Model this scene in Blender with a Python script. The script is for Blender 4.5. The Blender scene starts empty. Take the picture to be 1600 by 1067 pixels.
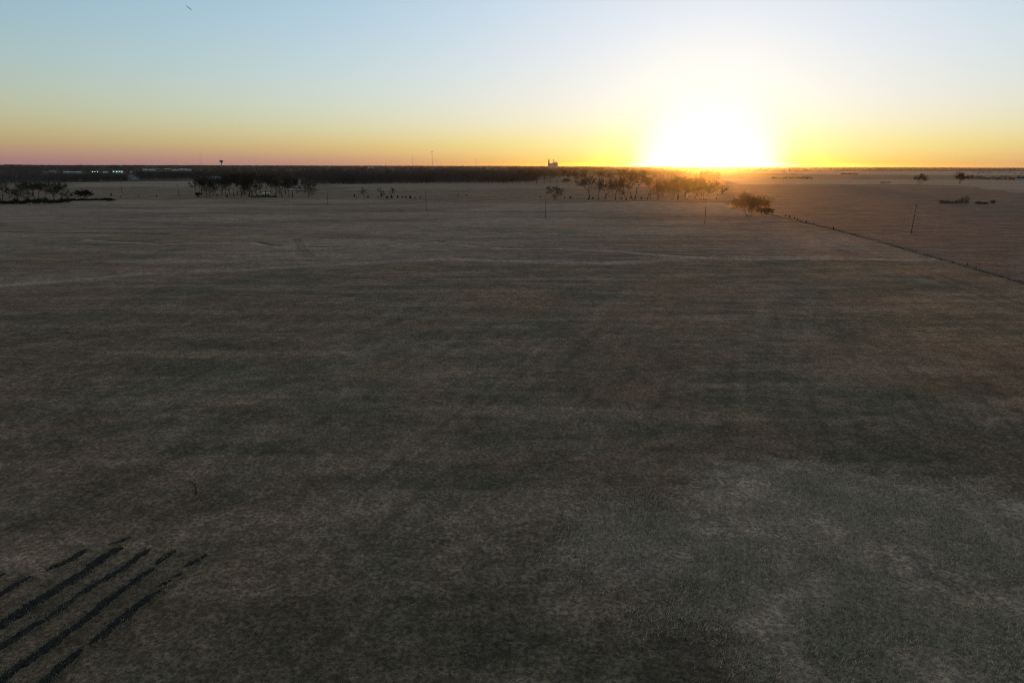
import bpy, math, random
import numpy as np

random.seed(7)
RNG = np.random.default_rng(11)
R = math.radians
sc = bpy.context.scene
COL = sc.collection

# ------------------------------------------------------------------ camera
CAM_H = 24.0
FPX, PW, PH = 1067.0, 1600.0, 1067.0
PITCH = math.atan((PH / 2 - 258.6) / FPX)
ROLL = 0.0030


def ray(px, py):
    x = (px - PW / 2) / FPX
    y = -(py - PH / 2) / FPX
    x, y = x * math.cos(ROLL) - y * math.sin(ROLL), x * math.sin(ROLL) + y * math.cos(ROLL)
    return (x, math.cos(PITCH) + y * math.sin(PITCH), -math.sin(PITCH) + y * math.cos(PITCH))


def G(px, py, z=0.0):
    """where on the ground (height z) the surveyed spot lies"""
    d = ray(px, py)
    t = (CAM_H - z) / max(-d[2], 1e-6)
    return (d[0] * t, d[1] * t)


def size_at(px, py, n):
    """metres spanned by n photo pixels at ground spot"""
    x, y = G(px, py)
    return n / FPX * math.hypot(y * math.cos(PITCH) + CAM_H * math.sin(PITCH), 0)


cam = bpy.data.cameras.new('camera')
cam.lens = 36.0 * FPX / PW
cam.sensor_width = 36.0
cam.clip_start = 0.5
cam.clip_end = 120000
co = bpy.data.objects.new('camera', cam)
COL.objects.link(co)
co.location = (0, 0, CAM_H)
co.rotation_mode = 'XYZ'
from mathutils import Matrix, Vector
co.rotation_euler = (Matrix.Rotation(math.pi / 2 - PITCH, 3, 'X') @ Matrix.Rotation(ROLL, 3, 'Z')).to_euler()
sc.camera = co

# ------------------------------------------------------------------ node helpers
def mat(name):
    m = bpy.data.materials.new(name)
    m.use_nodes = True
    return m, m.node_tree, m.node_tree.nodes['Principled BSDF']


class NT:
    def __init__(s, nt): s.nt = nt
    def n(s, t, **k):
        a = s.nt.nodes.new(t)
        for q, v in k.items(): setattr(a, q, v)
        return a
    def link(s, a, b): s.nt.links.new(a, b)
    def put(s, sock, v):
        if hasattr(v, 'is_output') or isinstance(v, bpy.types.NodeSocket): s.link(v, sock)
        else: sock.default_value = v
    def math(s, op, a, b=0.0, c=0.0, clamp=False):
        m = s.n('ShaderNodeMath', operation=op); m.use_clamp = clamp
        for i, v in enumerate((a, b, c)): s.put(m.inputs[i], v)
        return m.outputs[0]
    def vmath(s, op, a, b=(0, 0, 0)):
        m = s.n('ShaderNodeVectorMath', operation=op)
        s.put(m.inputs[0], a); s.put(m.inputs[1], b)
        return m.outputs['Value'] if op == 'DOT_PRODUCT' else m.outputs[0]
    def scale(s, a, f):
        m = s.n('ShaderNodeVectorMath', operation='SCALE'); s.put(m.inputs[0], a); s.put(m.inputs['Scale'], f)
        return m.outputs[0]
    def noise(s, vec, scale, detail=3.0, rough=0.55, dist=0.0):
        m = s.n('ShaderNodeTexNoise'); s.put(m.inputs['Vector'], vec)
        m.inputs['Scale'].default_value = scale; m.inputs['Detail'].default_value = detail
        m.inputs['Roughness'].default_value = rough; m.inputs['Distortion'].default_value = dist
        return m.outputs['Fac']
    def ramp(s, f, a, b):
        m = s.n('ShaderNodeMapRange'); s.put(m.inputs[0], f)
        m.inputs[1].default_value = a; m.inputs[2].default_value = b
        return m.outputs[0]
    def mix(s, f, a, b, mode='MIX'):
        m = s.n('ShaderNodeMix', data_type='RGBA', blend_type=mode)
        s.put(m.inputs[0], f); s.put(m.inputs[6], a); s.put(m.inputs[7], b)
        return m.outputs[2]


def c4(r, g, b): return (r, g, b, 1.0)

# ------------------------------------------------------------------ sky and sun
SUN_AZ, SUN_EL = 15.4, 0.2
sun_dir = (math.sin(R(SUN_AZ)) * math.cos(R(SUN_EL)), math.cos(R(SUN_AZ)) * math.cos(R(SUN_EL)), math.sin(R(SUN_EL)))
EXPO = 1.3
w = bpy.data.worlds.new('World')
sc.world = w
w.use_nodes = True
N = NT(w.node_tree)
bg = w.node_tree.nodes['Background']
sky = N.n('ShaderNodeTexSky', sky_type='NISHITA')
sky.sun_disc = False
sky.sun_elevation = R(SUN_EL)
sky.sun_rotation = R(SUN_AZ)
sky.air_density = 1.0; sky.dust_density = 1.0; sky.ozone_density = 1.0
tc = N.n('ShaderNodeTexCoord')
dirn = tc.outputs['Generated']
sep = N.n('ShaderNodeSeparateXYZ'); N.link(dirn, sep.inputs[0])
zc = N.math('MAXIMUM', sep.outputs[2], 0.0)
elev = N.math('MULTIPLY', N.math('ARCSINE', zc), 57.2958)
cosg = N.math('MINIMUM', N.vmath('DOT_PRODUCT', dirn, sun_dir), 0.999999)
ang = N.math('MULTIPLY', N.math('ARCCOSINE', cosg), 57.2958)
# clear dusk sky, white balance of the day's light
high = N.ramp(elev, 13.0, 40.0)
tint = N.mix(high, c4(1.68 * 0.15, 3.16 * 0.15, 5.05 * 0.15), c4(2.3 * 0.15, 2.45 * 0.15, 2.6 * 0.15))
body = N.vmath('MULTIPLY', sky.outputs[0], tint)
# thin low air layer that glows after the sun has gone low
veil_r = N.math('EXPONENT', N.math('MULTIPLY', elev, -0.16))
far_side = N.math('SUBTRACT', 1.0, N.math('EXPONENT', N.math('MULTIPLY', N.math('POWER', N.math('DIVIDE', ang, 22.0), 2.0), -1.0)))
veil = N.vmath('ADD', N.scale((0.24, 0.115, 0.0), veil_r), N.scale((0, 0, 0.17), N.math('MULTIPLY', veil_r, far_side)))
# aureole: light scattered forward round the sun
a_up = N.math('SUBTRACT', 1.0, N.math('EXPONENT', N.math('MULTIPLY', elev, -0.25)))
wide = N.math('MULTIPLY', N.math('EXPONENT', N.math('DIVIDE', ang, -14.0)), a_up)
aur = N.scale((0.6, 0.9, 2.0), wide)
corep = N.math('POWER', N.math('DIVIDE', ang, 4.3), 3.6)
ring = N.math('EXPONENT', N.math('MULTIPLY', N.math('POWER', N.math('DIVIDE', ang, 7.0), 2.6), -1.0))
core = N.vmath('ADD', N.scale((3.2, 3.2, 3.2), N.math('EXPONENT', N.math('MULTIPLY', corep, -1.0))), N.scale((1.6, 1.5, 0.0), ring))
tot = N.vmath('ADD', N.vmath('ADD', body, veil), N.vmath('ADD', aur, core))
# camera-like highlight shoulder put into the sky colour: 1 - exp(-1.3 x)
s3 = N.n('ShaderNodeSeparateXYZ'); N.link(tot, s3.inputs[0])
cmb = N.n('ShaderNodeCombineXYZ')
for i in range(3):
    e_ = N.math('EXPONENT', N.math('MULTIPLY', s3.outputs[i], -1.3))
    N.link(N.math('MULTIPLY', N.math('SUBTRACT', 1.0, e_), 1.02 / 2 ** EXPO / 0.15), cmb.inputs[i])
N.link(cmb.outputs[0], bg.inputs[0])
bg.inputs[1].default_value = 0.15
sc.view_settings.view_transform = 'Standard'
sc.view_settings.look = 'None'
sc.view_settings.exposure = EXPO
sc.view_settings.gamma = 1.0

sl = bpy.data.lights.new('sun', 'SUN')
sl.energy = 2.0
sl.angle = R(0.5)
sl.color = (1.0, 0.36, 0.05)
so = bpy.data.objects.new('sun', sl)
COL.objects.link(so)
so.rotation_euler = Vector(sun_dir).to_track_quat('Z', 'Y').to_euler()

# ------------------------------------------------------------------ mesh helpers
def mesh(name, V, F, m, smooth=False):
    me = bpy.data.meshes.new(name)
    V = np.asarray(V, np.float32).reshape(-1, 3)
    if isinstance(F, np.ndarray):
        k = F.shape[1]
        me.vertices.add(len(V)); me.vertices.foreach_set('co', V.ravel())
        me.loops.add(F.size); me.loops.foreach_set('vertex_index', F.astype(np.int32).ravel())
        me.polygons.add(len(F)); me.polygons.foreach_set('loop_start', np.arange(0, F.size, k, dtype=np.int32))
        me.polygons.foreach_set('loop_total', np.full(len(F), k, np.int32))
        me.update(calc_edges=True)
    else:
        me.from_pydata(V.tolist(), [], F)
    if smooth:
        me.polygons.foreach_set('use_smooth', np.ones(len(me.polygons), bool))
    me.materials.append(m)
    return me


def link(name, data, parent=None, loc=(0, 0, 0), rz=0.0, sc_=1.0):
    o = bpy.data.objects.new(name, data)
    COL.objects.link(o)
    o.location = loc
    o.rotation_euler = (0, 0, rz)
    o.scale = (sc_, sc_, sc_) if not isinstance(sc_, tuple) else sc_
    if parent is not None: o.parent = parent
    return o


def tag(o, label=None, cat=None, group=None, kind=None):
    for k, v in (('label', label), ('category', cat), ('group', group), ('kind', kind)):
        if v: o[k] = v
    return o


def thing(name, label, cat, loc, rz=0.0, group=None, s=1.0):
    return tag(link(name, None, None, loc, rz, s), label, cat, group)


def dup(root, loc, rz, s, label, group=None):
    r = root.copy(); COL.objects.link(r)
    r.location = loc; r.rotation_euler = (0, 0, rz); r.scale = (s, s, s) if not isinstance(s, tuple) else s
    r['label'] = label
    if group: r['group'] = group
    for ch in list(root.children):
        c = ch.copy(); COL.objects.link(c); c.parent = r
        for g in ch.children:
            d = g.copy(); COL.objects.link(d); d.parent = c
    return r


class MB:
    def __init__(s): s.V, s.F = [], []
    def tube(s, pts, rad, k=6, cap=False):
        b = len(s.V); n = len(pts)
        for i in range(n):
            a = pts[max(i - 1, 0)]; c = pts[min(i + 1, n - 1)]
            d = np.array(c, float) - np.array(a, float); d /= (np.linalg.norm(d) + 1e-9)
            u = np.cross(d, (0.31, 0.87, 0.37)); u /= (np.linalg.norm(u) + 1e-9); v = np.cross(d, u)
            for j in range(k):
                t = 2 * math.pi * j / k
                s.V.append(tuple(np.array(pts[i]) + rad[i] * (math.cos(t) * u + math.sin(t) * v)))
        for i in range(n - 1):
            for j in range(k):
                s.F.append((b + i * k + j, b + i * k + (j + 1) % k, b + (i + 1) * k + (j + 1) % k, b + (i + 1) * k + j))
        if cap:
            s.F.append(tuple(b + (n - 1) * k + j for j in range(k)))
            s.F.append(tuple(b + j for j in reversed(range(k))))
    def box(s, x0, x1, y0, y1, z0, z1):
        b = len(s.V)
        s.V += [(x0, y0, z0), (x1, y0, z0), (x1, y1, z0), (x0, y1, z0), (x0, y0, z1), (x1, y0, z1), (x1, y1, z1), (x0, y1, z1)]
        s.F += [tuple(b + q for q in f) for f in ((0, 3, 2, 1), (4, 5, 6, 7), (0, 1, 5, 4), (1, 2, 6, 5), (2, 3, 7, 6), (3, 0, 4, 7))]
    def gable(s, x0, x1, y0, y1, z0, z1, t=0.15, ov=0.4):
        """pitched roof of thickness t, ridge along x"""
        b = len(s.V); ym = (y0 + y1) / 2
        for x in (x0 - ov, x1 + ov):
            s.V += [(x, y0 - ov, z0), (x, ym, z1), (x, y1 + ov, z0), (x, y1 + ov, z0 + t), (x, ym, z1 + t), (x, y0 - ov, z0 + t)]
        for i in range(6):
            j = (i + 1) % 6
            s.F.append((b + i, b + j, b + 6 + j, b + 6 + i))
        s.F += [(b, b + 5, b + 4, b + 1), (b + 1, b + 4, b + 3, b + 2), (b + 6, b + 7, b + 10, b + 11), (b + 7, b + 8, b + 9, b + 10)]
    def pent(s, x0, x1, y0, y1, z0, z1, zr):
        """walls with gable ends, ridge along x"""
        b = len(s.V); ym = (y0 + y1) / 2
        for x in (x0, x1):
            s.V += [(x, y0, z0), (x, y1, z0), (x, y1, z1), (x, ym, zr), (x, y0, z1)]
        s.F += [(b, b + 1, b + 2, b + 3, b + 4), (b + 9, b + 8, b + 7, b + 6, b + 5),
                (b, b + 4, b + 9, b + 5), (b + 1, b + 6, b + 7, b + 2)]
    def lathe(s, prof, k=20):
        b = len(s.V)
        for (r, z) in prof:
            for j in range(k):
                t = 2 * math.pi * j / k
                s.V.append((r * math.cos(t), r * math.sin(t), z))
        for i in range(len(prof) - 1):
            for j in range(k):
                s.F.append((b + i * k + j, b + i * k + (j + 1) % k, b + (i + 1) * k + (j + 1) % k, b + (i + 1) * k + j))
    def mesh(s, name, m, smooth=False): return mesh(name, s.V, s.F, m, smooth)
    def obj(s, name, m, parent=None, smooth=False): return link(name, s.mesh(name, m, smooth), parent)


# value noise for shaping relief and edges
_perm = RNG.integers(0, 2 ** 31, 4096)


def vnoise(x, y, seed=0):
    x = np.asarray(x, float); y = np.asarray(y, float)
    xi = np.floor(x).astype(np.int64); yi = np.floor(y).astype(np.int64)
    fx = x - xi; fy = y - yi
    fx = fx * fx * (3 - 2 * fx); fy = fy * fy * (3 - 2 * fy)
    def h(a, b):
        return (_perm[(a * 73 + b * 179 + seed * 911 + ((a * b) % 97)) % 4096] % 10007) / 10007.0
    return (h(xi, yi) * (1 - fx) + h(xi + 1, yi) * fx) * (1 - fy) + (h(xi, yi + 1) * (1 - fx) + h(xi + 1, yi + 1) * fx) * fy


def fbm(x, y, seed=0, oct_=4):
    a, t, n = 0.5, 0.0, 0.0
    for i in range(oct_):
        t = t + a * vnoise(x * 2 ** i, y * 2 ** i, seed + i); n += a; a *= 0.5
    return t / n


def in_poly(x, y, poly):
    ins = np.zeros(x.shape, bool)
    n = len(poly)
    for i in range(n):
        x0, y0 = poly[i]; x1, y1 = poly[(i + 1) % n]
        if y0 == y1: continue
        c = ((y0 > y) != (y1 > y)) & (x < (x1 - x0) * (y - y0) / (y1 - y0) + x0)
        ins ^= c
    return ins


def poly_dist(x, y, pts):
    """distance to a polyline and signed side (positive = left of its direction)"""
    best = np.full(x.shape, 1e9); side = np.zeros(x.shape)
    for (x0, y0), (x1, y1) in zip(pts[:-1], pts[1:]):
        dx, dy = x1 - x0, y1 - y0
        L = dx * dx + dy * dy
        t = np.clip(((x - x0) * dx + (y - y0) * dy) / L, 0, 1)
        d = np.hypot(x - x0 - t * dx, y - y0 - t * dy)
        s = np.sign(dx * (y - y0) - dy * (x - x0))
        m = d < best
        best = np.where(m, d, best); side = np.where(m, s, side)
    return best, side


# ------------------------------------------------------------------ ground
def lines(*pts): return [G(*p) for p in pts]


GULLY = lines((150, 375), (215, 378), (255, 380.5), (300, 378.5), (400, 377), (428, 383), (500, 385.5), (600, 384), (622, 379),
              (680, 376), (720, 380), (760, 384), (790, 387), (850, 386.5), (900, 388.5), (960, 391), (1050, 399), (1150, 404), (1300, 404), (1440, 405))
DARKLINE = lines((-40, 361), (0, 362), (60, 363.5), (180, 364.5), (260, 365))
PALEBAND = lines((0, 446), (120, 438), (220, 428), (330, 424), (480, 416), (560, 412), (640, 408), (700, 405), (800, 409), (950, 412), (1080, 404), (1300, 402), (1420, 408))
FENCE = lines((1196, 333), (1215, 338), (1262, 349), (1313, 361), (1392, 383), (1478, 407), (1540, 425), (1600, 442), (1660, 460), (1760, 490))
TRACK_A = lines((1290, 375), (1380, 403), (1450, 424), (1520, 447), (1600, 476), (1680, 506))
TRACK_B = lines((1280, 382), (1370, 408), (1440, 430), (1510, 454), (1590, 483), (1680, 516))
TRACK_C = lines((461, 373), (468, 388), (480, 401))
TRACK_D = lines((468, 373), (476, 388), (490, 400))
P_PATCH = lines((1105, 745), (1140, 722), (1200, 720), (1290, 726), (1400, 745), (1480, 760), (1600, 778), (1750, 800), (1800, 1150), (1180, 1120),
                (1165, 1020), (1110, 955), (1040, 932), (960, 925), (890, 885), (870, 840), (920, 800), (1020, 790), (1090, 775))
P_RIGHT = FENCE[:-1] + lines((1900, 520), (1900, 292), (1560, 296), (1300, 290), (1160, 290), (1150, 318), (1190, 326))
P_MID = lines((-300, 452), (0, 448), (330, 425), (640, 409), (900, 414), (1080, 404), (1420, 408), (1480, 408), (1230, 340), (1100, 318), (800, 316), (480, 312), (200, 313), (-300, 318))
P_PALE1 = lines((700, 330), (840, 318), (1000, 317), (1130, 318), (1180, 334), (1130, 334), (900, 330))
P_FARR = lines((1150, 288), (1400, 287.5), (1500, 290), (1600, 302), (1900, 310), (1900, 284), (1600, 282), (1300, 280), (1130, 279))
P_FARR2 = lines((1300, 273), (1900, 275), (1900, 268), (1250, 268), (1130, 269))
P_FARL = lines((110, 284), (300, 282), (330, 288), (300, 293), (110, 292))
P_FARM = lines((520, 289), (800, 286), (1040, 287), (1040, 293), (560, 298))
STRAW_ROWS = lines((0, 1000), (60, 960), (120, 915))


def ground_z(x, y):
    x = np.asarray(x, float); y = np.asarray(y, float)
    r = np.hypot(x, y)
    f = np.clip((420 - r) / 200, 0, 1)
    z = (fbm(x / 55, y / 55, 3, 3) - 0.5) * 0.3 * f
    d, s = poly_dist(x, y, GULLY)
    z = z - 0.22 * np.exp(-(d / 1.2) ** 2) * np.clip((500 - r) / 60, 0, 1) * np.clip((35 - x) / 30, 0, 1)
    z = z + 0.05 * np.exp(-((d - 2.5) / 1.5) ** 2) * (s < 0)
    d, s = poly_dist(x, y, FENCE)
    z = z - 0.25 * np.exp(-((d) / 0.7) ** 2) * np.clip((400 - r) / 60, 0, 1)
    return z


rs = [1.0, 4, 8, 12, 16, 19]
r = 21.0
while r < 160: rs.append(r); r *= 1.0048
while r < 1500: rs.append(r); r *= 1.0085
while r < 20000: rs.append(r); r *= 1.03
rs.append(20000.0)
az = list(np.arange(-46, 46.001, 0.16)) + list(np.arange(50, 313.9, 4.0))
rs = np.array(rs); az = np.radians(np.array(az))
A, Rr = np.meshgrid(az, rs)
X = Rr * np.sin(A); Y = Rr * np.cos(A)
nr, na = X.shape
x = X.ravel(); y = Y.ravel(); rad = Rr.ravel()
Z = ground_z(x, y)
near = np.clip((75 - rad) / 45, 0, 1)
Z = Z + near * ((fbm(x / 0.55, y / 0.55, 21, 3) - 0.5) * 0.16)
i = np.arange(nr * na).reshape(nr, na)
q = np.stack([i[:-1, :], np.roll(i, -1, 1)[:-1, :], np.roll(i, -1, 1)[1:, :], i[1:, :]], -1).reshape(-1, 4)
V = np.stack([x, y, Z], -1)

# ground cover: r = pale dry grass, g = bare or darker ground, b = reddish bluestem
jx = x + (fbm(x / 4, y / 4, 31, 3) - 0.5) * 6 * np.clip(rad / 60, 0.5, 8)
jy = y + (fbm(x / 4, y / 4, 41, 3) - 0.5) * 6 * np.clip(rad / 60, 0.5, 8)
pale = np.zeros_like(x); pale[:] = 0; dark = np.zeros_like(x); red = np.zeros_like(x)
ragged = fbm(x / 1.3, y / 1.3, 55, 3)
dp, _ = poly_dist(jx, jy, P_PATCH + P_PATCH[:1])
ins = in_poly(jx, jy, P_PATCH)
pale = np.maximum(pale, np.clip(np.where(ins, dp, -dp) / 3.0 + 0.35 + (ragged - .5) * .6, 0, 1) * (0.5 + 0.35 * fbm(x / 6, y / 6, 61, 3)))
kx = x + (fbm(x / 30, y / 30, 71, 3) - 0.5) * 20; ky = y + (fbm(x / 30, y / 30, 81, 3) - 0.5) * 30
dp, _ = poly_dist(kx, ky, P_MID + P_MID[:1]); ins = in_poly(kx, ky, P_MID)
mm = np.clip(np.where(ins, dp, -dp) / 34 + 0.5, 0, 1)
pale = np.maximum(pale, (0.5 * np.clip(fbm(x / 60, y / 22, 101, 4) * 2.4 - .7, 0, 1)) * mm)
red = np.maximum(red, .9 * mm * np.clip(fbm(x / 110, y / 45, 111, 3) * 2.6 - .7, 0, 1))
far_w = np.clip((rad - 330) / 150, 0, 1)
qx = x + (kx - x) * far_w * 2; qy = y + (ky - y) * far_w * 3
dp, _ = poly_dist(qx, qy, P_RIGHT + P_RIGHT[:1]); ins = in_poly(qx, qy, P_RIGHT)
mr = np.clip(np.where(ins, dp, -dp) / 5 + 0.5, 0, 1) * 0.85
red = np.maximum(red, mr); pale *= (1 - 0.8 * mr); dark = np.maximum(dark, 0.25 * mr)
for P, k in ((P_PALE1, 0.55), (P_FARR, 0.6), (P_FARR2, 0.8), (P_FARL, 0.45), (P_FARM, 0.3)):
    ins = in_poly(qx, qy, P); pale = np.where(ins, np.maximum(pale, k * (.6 + .6 * fbm(x / 120, y / 60, 131, 3))), pale); red = np.where(ins, red * 0.5, red)
d, s = poly_dist(x + (ragged - .5) * 3, y + (ragged - .5) * 3, PALEBAND)
wob = vnoise(x / 40, y / 40, 15)
pale = np.maximum(pale, np.clip(1.3 * wob + .1, .3, 1) * np.exp(-(d / 2.8) ** 2)); dark = np.maximum(dark, 0.2 * np.exp(-(d / 18) ** 2) * (s < 0) * (0.4 + 0.9 * wob))
d, s = poly_dist(x, y, GULLY)
ends = np.clip((460 - rad) / 60, 0, 1)
pale = np.maximum(pale, 1.1 * np.exp(-((d - 2.4) / 1.4) ** 2) * (s < 0)); dark = np.maximum(dark, 0.75 * np.exp(-(d / 1.3) ** 4) * np.clip((vnoise(x / 11, y / 11, 5) - .3) * 2.2, 0.05, 1) * np.clip((30 - x) / 25, 0, 1))
d, s = poly_dist(x, y, DARKLINE); dark = np.maximum(dark, 0.85 * np.exp(-(d / 1.6) ** 2))
d, s = poly_dist(x, y, FENCE); dark = np.maximum(dark, (.05 + .33 * vnoise(x / 7, y / 7, 77)) * np.exp(-(d / 0.55) ** 4))
for T in (TRACK_A, TRACK_B, TRACK_C, TRACK_D):
    d, s = poly_dist(x, y, T); dark = np.maximum(dark, 0.4 * np.exp(-(d / 0.6) ** 2))
# faint mower and tractor lines in the near stubble, running from lower left to upper right
u = G(0, 1000); v_ = G(700, 560)
dx, dy = v_[0] - u[0], v_[1] - u[1]; L = math.hypot(dx, dy); dx /= L; dy /= L
perp = -(x - u[0]) * dy + (y - u[1]) * dx; along = (x - u[0]) * dx + (y - u[1]) * dy
rows = vnoise(perp / 0.7 + (vnoise(along / 14, perp / 14, 8) - .5) * 1.2, along / 26, 17)
rows = np.clip((rows - .62) * 3, 0, 1) * np.clip((150 - rad) / 60, 0, 1)
dark = np.maximum(dark, 0.5 * rows * fbm(x / 11, y / 11, 23, 3))
rows2 = np.clip((vnoise(perp / 0.8 + 3.3 + (vnoise(along / 14, perp / 14, 8) - .5) * 1.2, along / 30, 19) - .6) * 3, 0, 1) * np.clip((170 - rad) / 60, 0, 1)
pale = np.maximum(pale, 0.2 * rows2 * fbm(x / 13, y / 13, 29, 3))
for P in (lines((-80, 276), (330, 276), (500, 274), (860, 275), (1100, 273), (1130, 261.2), (-80, 260.2)), lines((470, 287), (600, 286), (840, 283), (860, 276), (470, 276)),
          lines((-80, 287), (130, 285), (500, 281), (500, 273), (-80, 273)), lines((1100, 267), (1700, 268), (1700, 262), (1100, 261.4))):
    ins = in_poly(x, y, P); dark = np.where(ins, np.maximum(dark, .72), dark); pale = np.where(ins, pale * .2, pale)
P_DARK = [lines((-200, 470), (0, 455), (250, 447), (520, 452), (620, 480), (470, 520), (380, 565), (200, 600), (-200, 620)),  # outlines of patches drawn darker than the grass around them
          lines((1010, 935), (1050, 925), (1110, 960), (1160, 1030), (1175, 1110), (980, 1110), (960, 1010)),
          lines((1380, 735), (1600, 770), (1800, 800), (1800, 720), (1500, 660), (1330, 690)),
          lines((450, 900), (620, 880), (800, 930), (900, 1000), (820, 1110), (420, 1110), (380, 980)),
          lines((1440, 890), (1560, 880), (1590, 930), (1500, 960), (1440, 930))]
for P, k in zip(P_DARK, (.16, .36, .25, .22, .25)):
    dp, _ = poly_dist(jx, jy, P + P[:1]); ins = in_poly(jx, jy, P)
    sc_w = 8.0 if P is P_DARK[0] else 2.5
    dark = np.maximum(dark, k * np.clip(np.where(ins, dp, -dp) / sc_w + .4, 0, 1) * (.5 + fbm(x / 5, y / 5, 121, 3)))
V = V.astype(np.float32)
gm, gt, gb = mat('dormant_grass')
ground = tag(link('field', mesh('field', V, q.astype(np.int32), gm, True)), 'wide flat field of dormant brown grass reaching the horizon', 'field', None, 'structure')
at = ground.data.attributes.new('cover', 'FLOAT_COLOR', 'POINT')
at.data.foreach_set('color', np.stack([np.clip(pale, 0, 1), dark, red, np.ones_like(red)], -1).astype(np.float32).ravel())
del ground['category']

N = NT(gt)
pos = N.n('ShaderNodeTexCoord').outputs['Object']
attr = N.n('ShaderNodeAttribute', attribute_name='cover')
sp = N.n('ShaderNodeSeparateColor'); N.link(attr.outputs['Color'], sp.inputs[0])
big = N.noise(pos, 0.006, 4); mid = N.noise(pos, 0.045, 4, 0.6, 0.6); med = N.noise(pos, 0.17, 5, 0.65, 0.5)
small = N.noise(pos, 0.8, 4, 0.65); fine = N.noise(pos, 3.2, 5, 0.8)
stretch = N.n('ShaderNodeMapping'); N.link(pos, stretch.inputs[0])
stretch.inputs['Scale'].default_value = (0.05, 0.3, 1); stretch.inputs['Rotation'].default_value = (0, 0, R(-4))
streak = N.noise(stretch.outputs[0], 0.6, 5, 0.6, 0.4)
base = N.mix(N.ramp(big, 0.40, 0.60), c4(.132, .093, .050), c4(.175, .112, .058))
base = N.mix(N.ramp(mid, 0.42, 0.60), base, c4(.105, .092, .050))
base = N.mix(N.math('MULTIPLY', N.ramp(streak, .46, .64), .65), base, c4(.225, .160, .092))
base = N.mix(sp.outputs[2], base, N.mix(N.ramp(streak, .38, .62), c4(.118, .084, .056), c4(.188, .128, .082)))
base = N.mix(N.math('MULTIPLY', sp.outputs[0], .85), base, c4(.33, .255, .16))
base = N.mix(N.math('MULTIPLY', sp.outputs[1], .84), base, c4(.022, .018, .013))
gr = N.math('MULTIPLY', N.math('ADD', N.math('MULTIPLY', N.ramp(small, .40, .62), .6), .4), N.ramp(fine, .38, .62))
base = N.mix(1.0, base, N.mix(gr, c4(.50, .50, .50), c4(1.85, 1.82, 1.75)), 'MULTIPLY')
base = N.mix(1.0, base, N.mix(N.ramp(med, .40, .60), c4(.82, .83, .84), c4(1.14, 1.13, 1.1)), 'MULTIPLY')
base = N.mix(1.0, base, c4(2.24, 2.00, 2.28), 'MULTIPLY')
N.link(base, gb.inputs['Base Color'])
gb.inputs['Roughness'].default_value = 1.0
gb.inputs['Specular IOR Level'].default_value = 0.03
gb.inputs['Sheen Weight'].default_value = 0.04
gb.inputs['Sheen Roughness'].default_value = 0.5
gb.inputs['Sheen Tint'].default_value = c4(.8, .66, .5)
bp = N.n('ShaderNodeBump'); bp.inputs['Strength'].default_value = 1.0; bp.inputs['Distance'].default_value = 0.2
N.link(N.math('ADD', fine, N.math('MULTIPLY', small, 1.5)), bp.inputs['Height'])
N.link(bp.outputs[0], gb.inputs['Normal'])

# ------------------------------------------------------------------ materials
def simple(name, a, b, scale=1.0, rough=0.9, spec=0.2, metal=0.0, bump=0.0):
    m, t, p = mat(name)
    n = NT(t); o = n.n('ShaderNodeTexCoord').outputs['Object']
    f = n.noise(o, scale, 4, 0.6)
    n.link(n.mix(n.ramp(f, .3, .7), c4(*a), c4(*b)), p.inputs['Base Color'])
    p.inputs['Roughness'].default_value = rough
    p.inputs['Specular IOR Level'].default_value = spec
    p.inputs['Metallic'].default_value = metal
    if bump:
        b_ = n.n('ShaderNodeBump'); b_.inputs['Distance'].default_value = bump
        n.link(f, b_.inputs['Height']); n.link(b_.outputs[0], p.inputs['Normal'])
    return m


M_BARK = simple('bark', (.03, .025, .02), (.06, .05, .04), 2.5, bump=.05)
M_TWIG = simple('twigs', (.025, .02, .017), (.055, .043, .034), .6)
M_WOOD = simple('far_twigs', (.04, .035, .034), (.09, .075, .066), .03)  # paler than the near twigs: a little haze put into the colour
M_CEDAR = simple('cedar_foliage', (.018, .028, .014), (.045, .06, .03), 3)
M_GREEN = simple('green_leaves', (.04, .06, .03), (.09, .115, .06), 2)
M_RUST = simple('rusty_leaves', (.07, .04, .025), (.12, .07, .04), 2)
M_POLE = simple('weathered_pole', (.05, .04, .03), (.10, .08, .06), 4)
M_SOIL = simple('turned_soil', (.014, .0115, .009), (.048, .039, .029), 4, bump=.08)
M_GLASSY = simple('glazed_insulator', (.25, .25, .25), (.35, .35, .35), 3, .3, .5)
M_STEEL = simple('galvanised_steel', (.22, .22, .22), (.32, .32, .32), 2, .5, .5, .6)
M_WHITE = simple('white_paint', (.7, .7, .68), (.82, .82, .8), .5, .6)
M_PALEMETAL = simple('pale_metal_siding', (.45, .47, .48), (.58, .6, .6), .2, .6)
M_ROOF = simple('grey_roofing', (.16, .16, .17), (.26, .26, .27), .3)
M_ROOFP = simple('pale_roofing', (.45, .47, .5), (.6, .62, .64), .3)
M_BRICK = simple('brown_brick', (.16, .10, .07), (.24, .15, .10), 1)
M_CONC = simple('silo_concrete', (.28, .26, .24), (.42, .40, .36), .1)
M_DARK = simple('dark_opening', (.012, .012, .014), (.03, .03, .032), 1, .4)
M_RUBBER = simple('rubber', (.01, .01, .01), (.02, .02, .02), 5)
M_STRAW = simple('straw_blades', (.10, .085, .055), (.62, .52, .36), 5)
def thin_leaf(m, col, f):
    t = m.node_tree; p = t.nodes['Principled BSDF']
    tr = t.nodes.new('ShaderNodeBsdfTranslucent'); mx = t.nodes.new('ShaderNodeMixShader')
    mx.inputs[0].default_value = f
    src = p.inputs['Base Color'].links[0].from_socket
    t.links.new(src, tr.inputs[0])
    t.links.new(p.outputs[0], mx.inputs[1]); t.links.new(tr.outputs[0], mx.inputs[2])
    t.links.new(mx.outputs[0], t.nodes['Material Output'].inputs[0])


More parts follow.
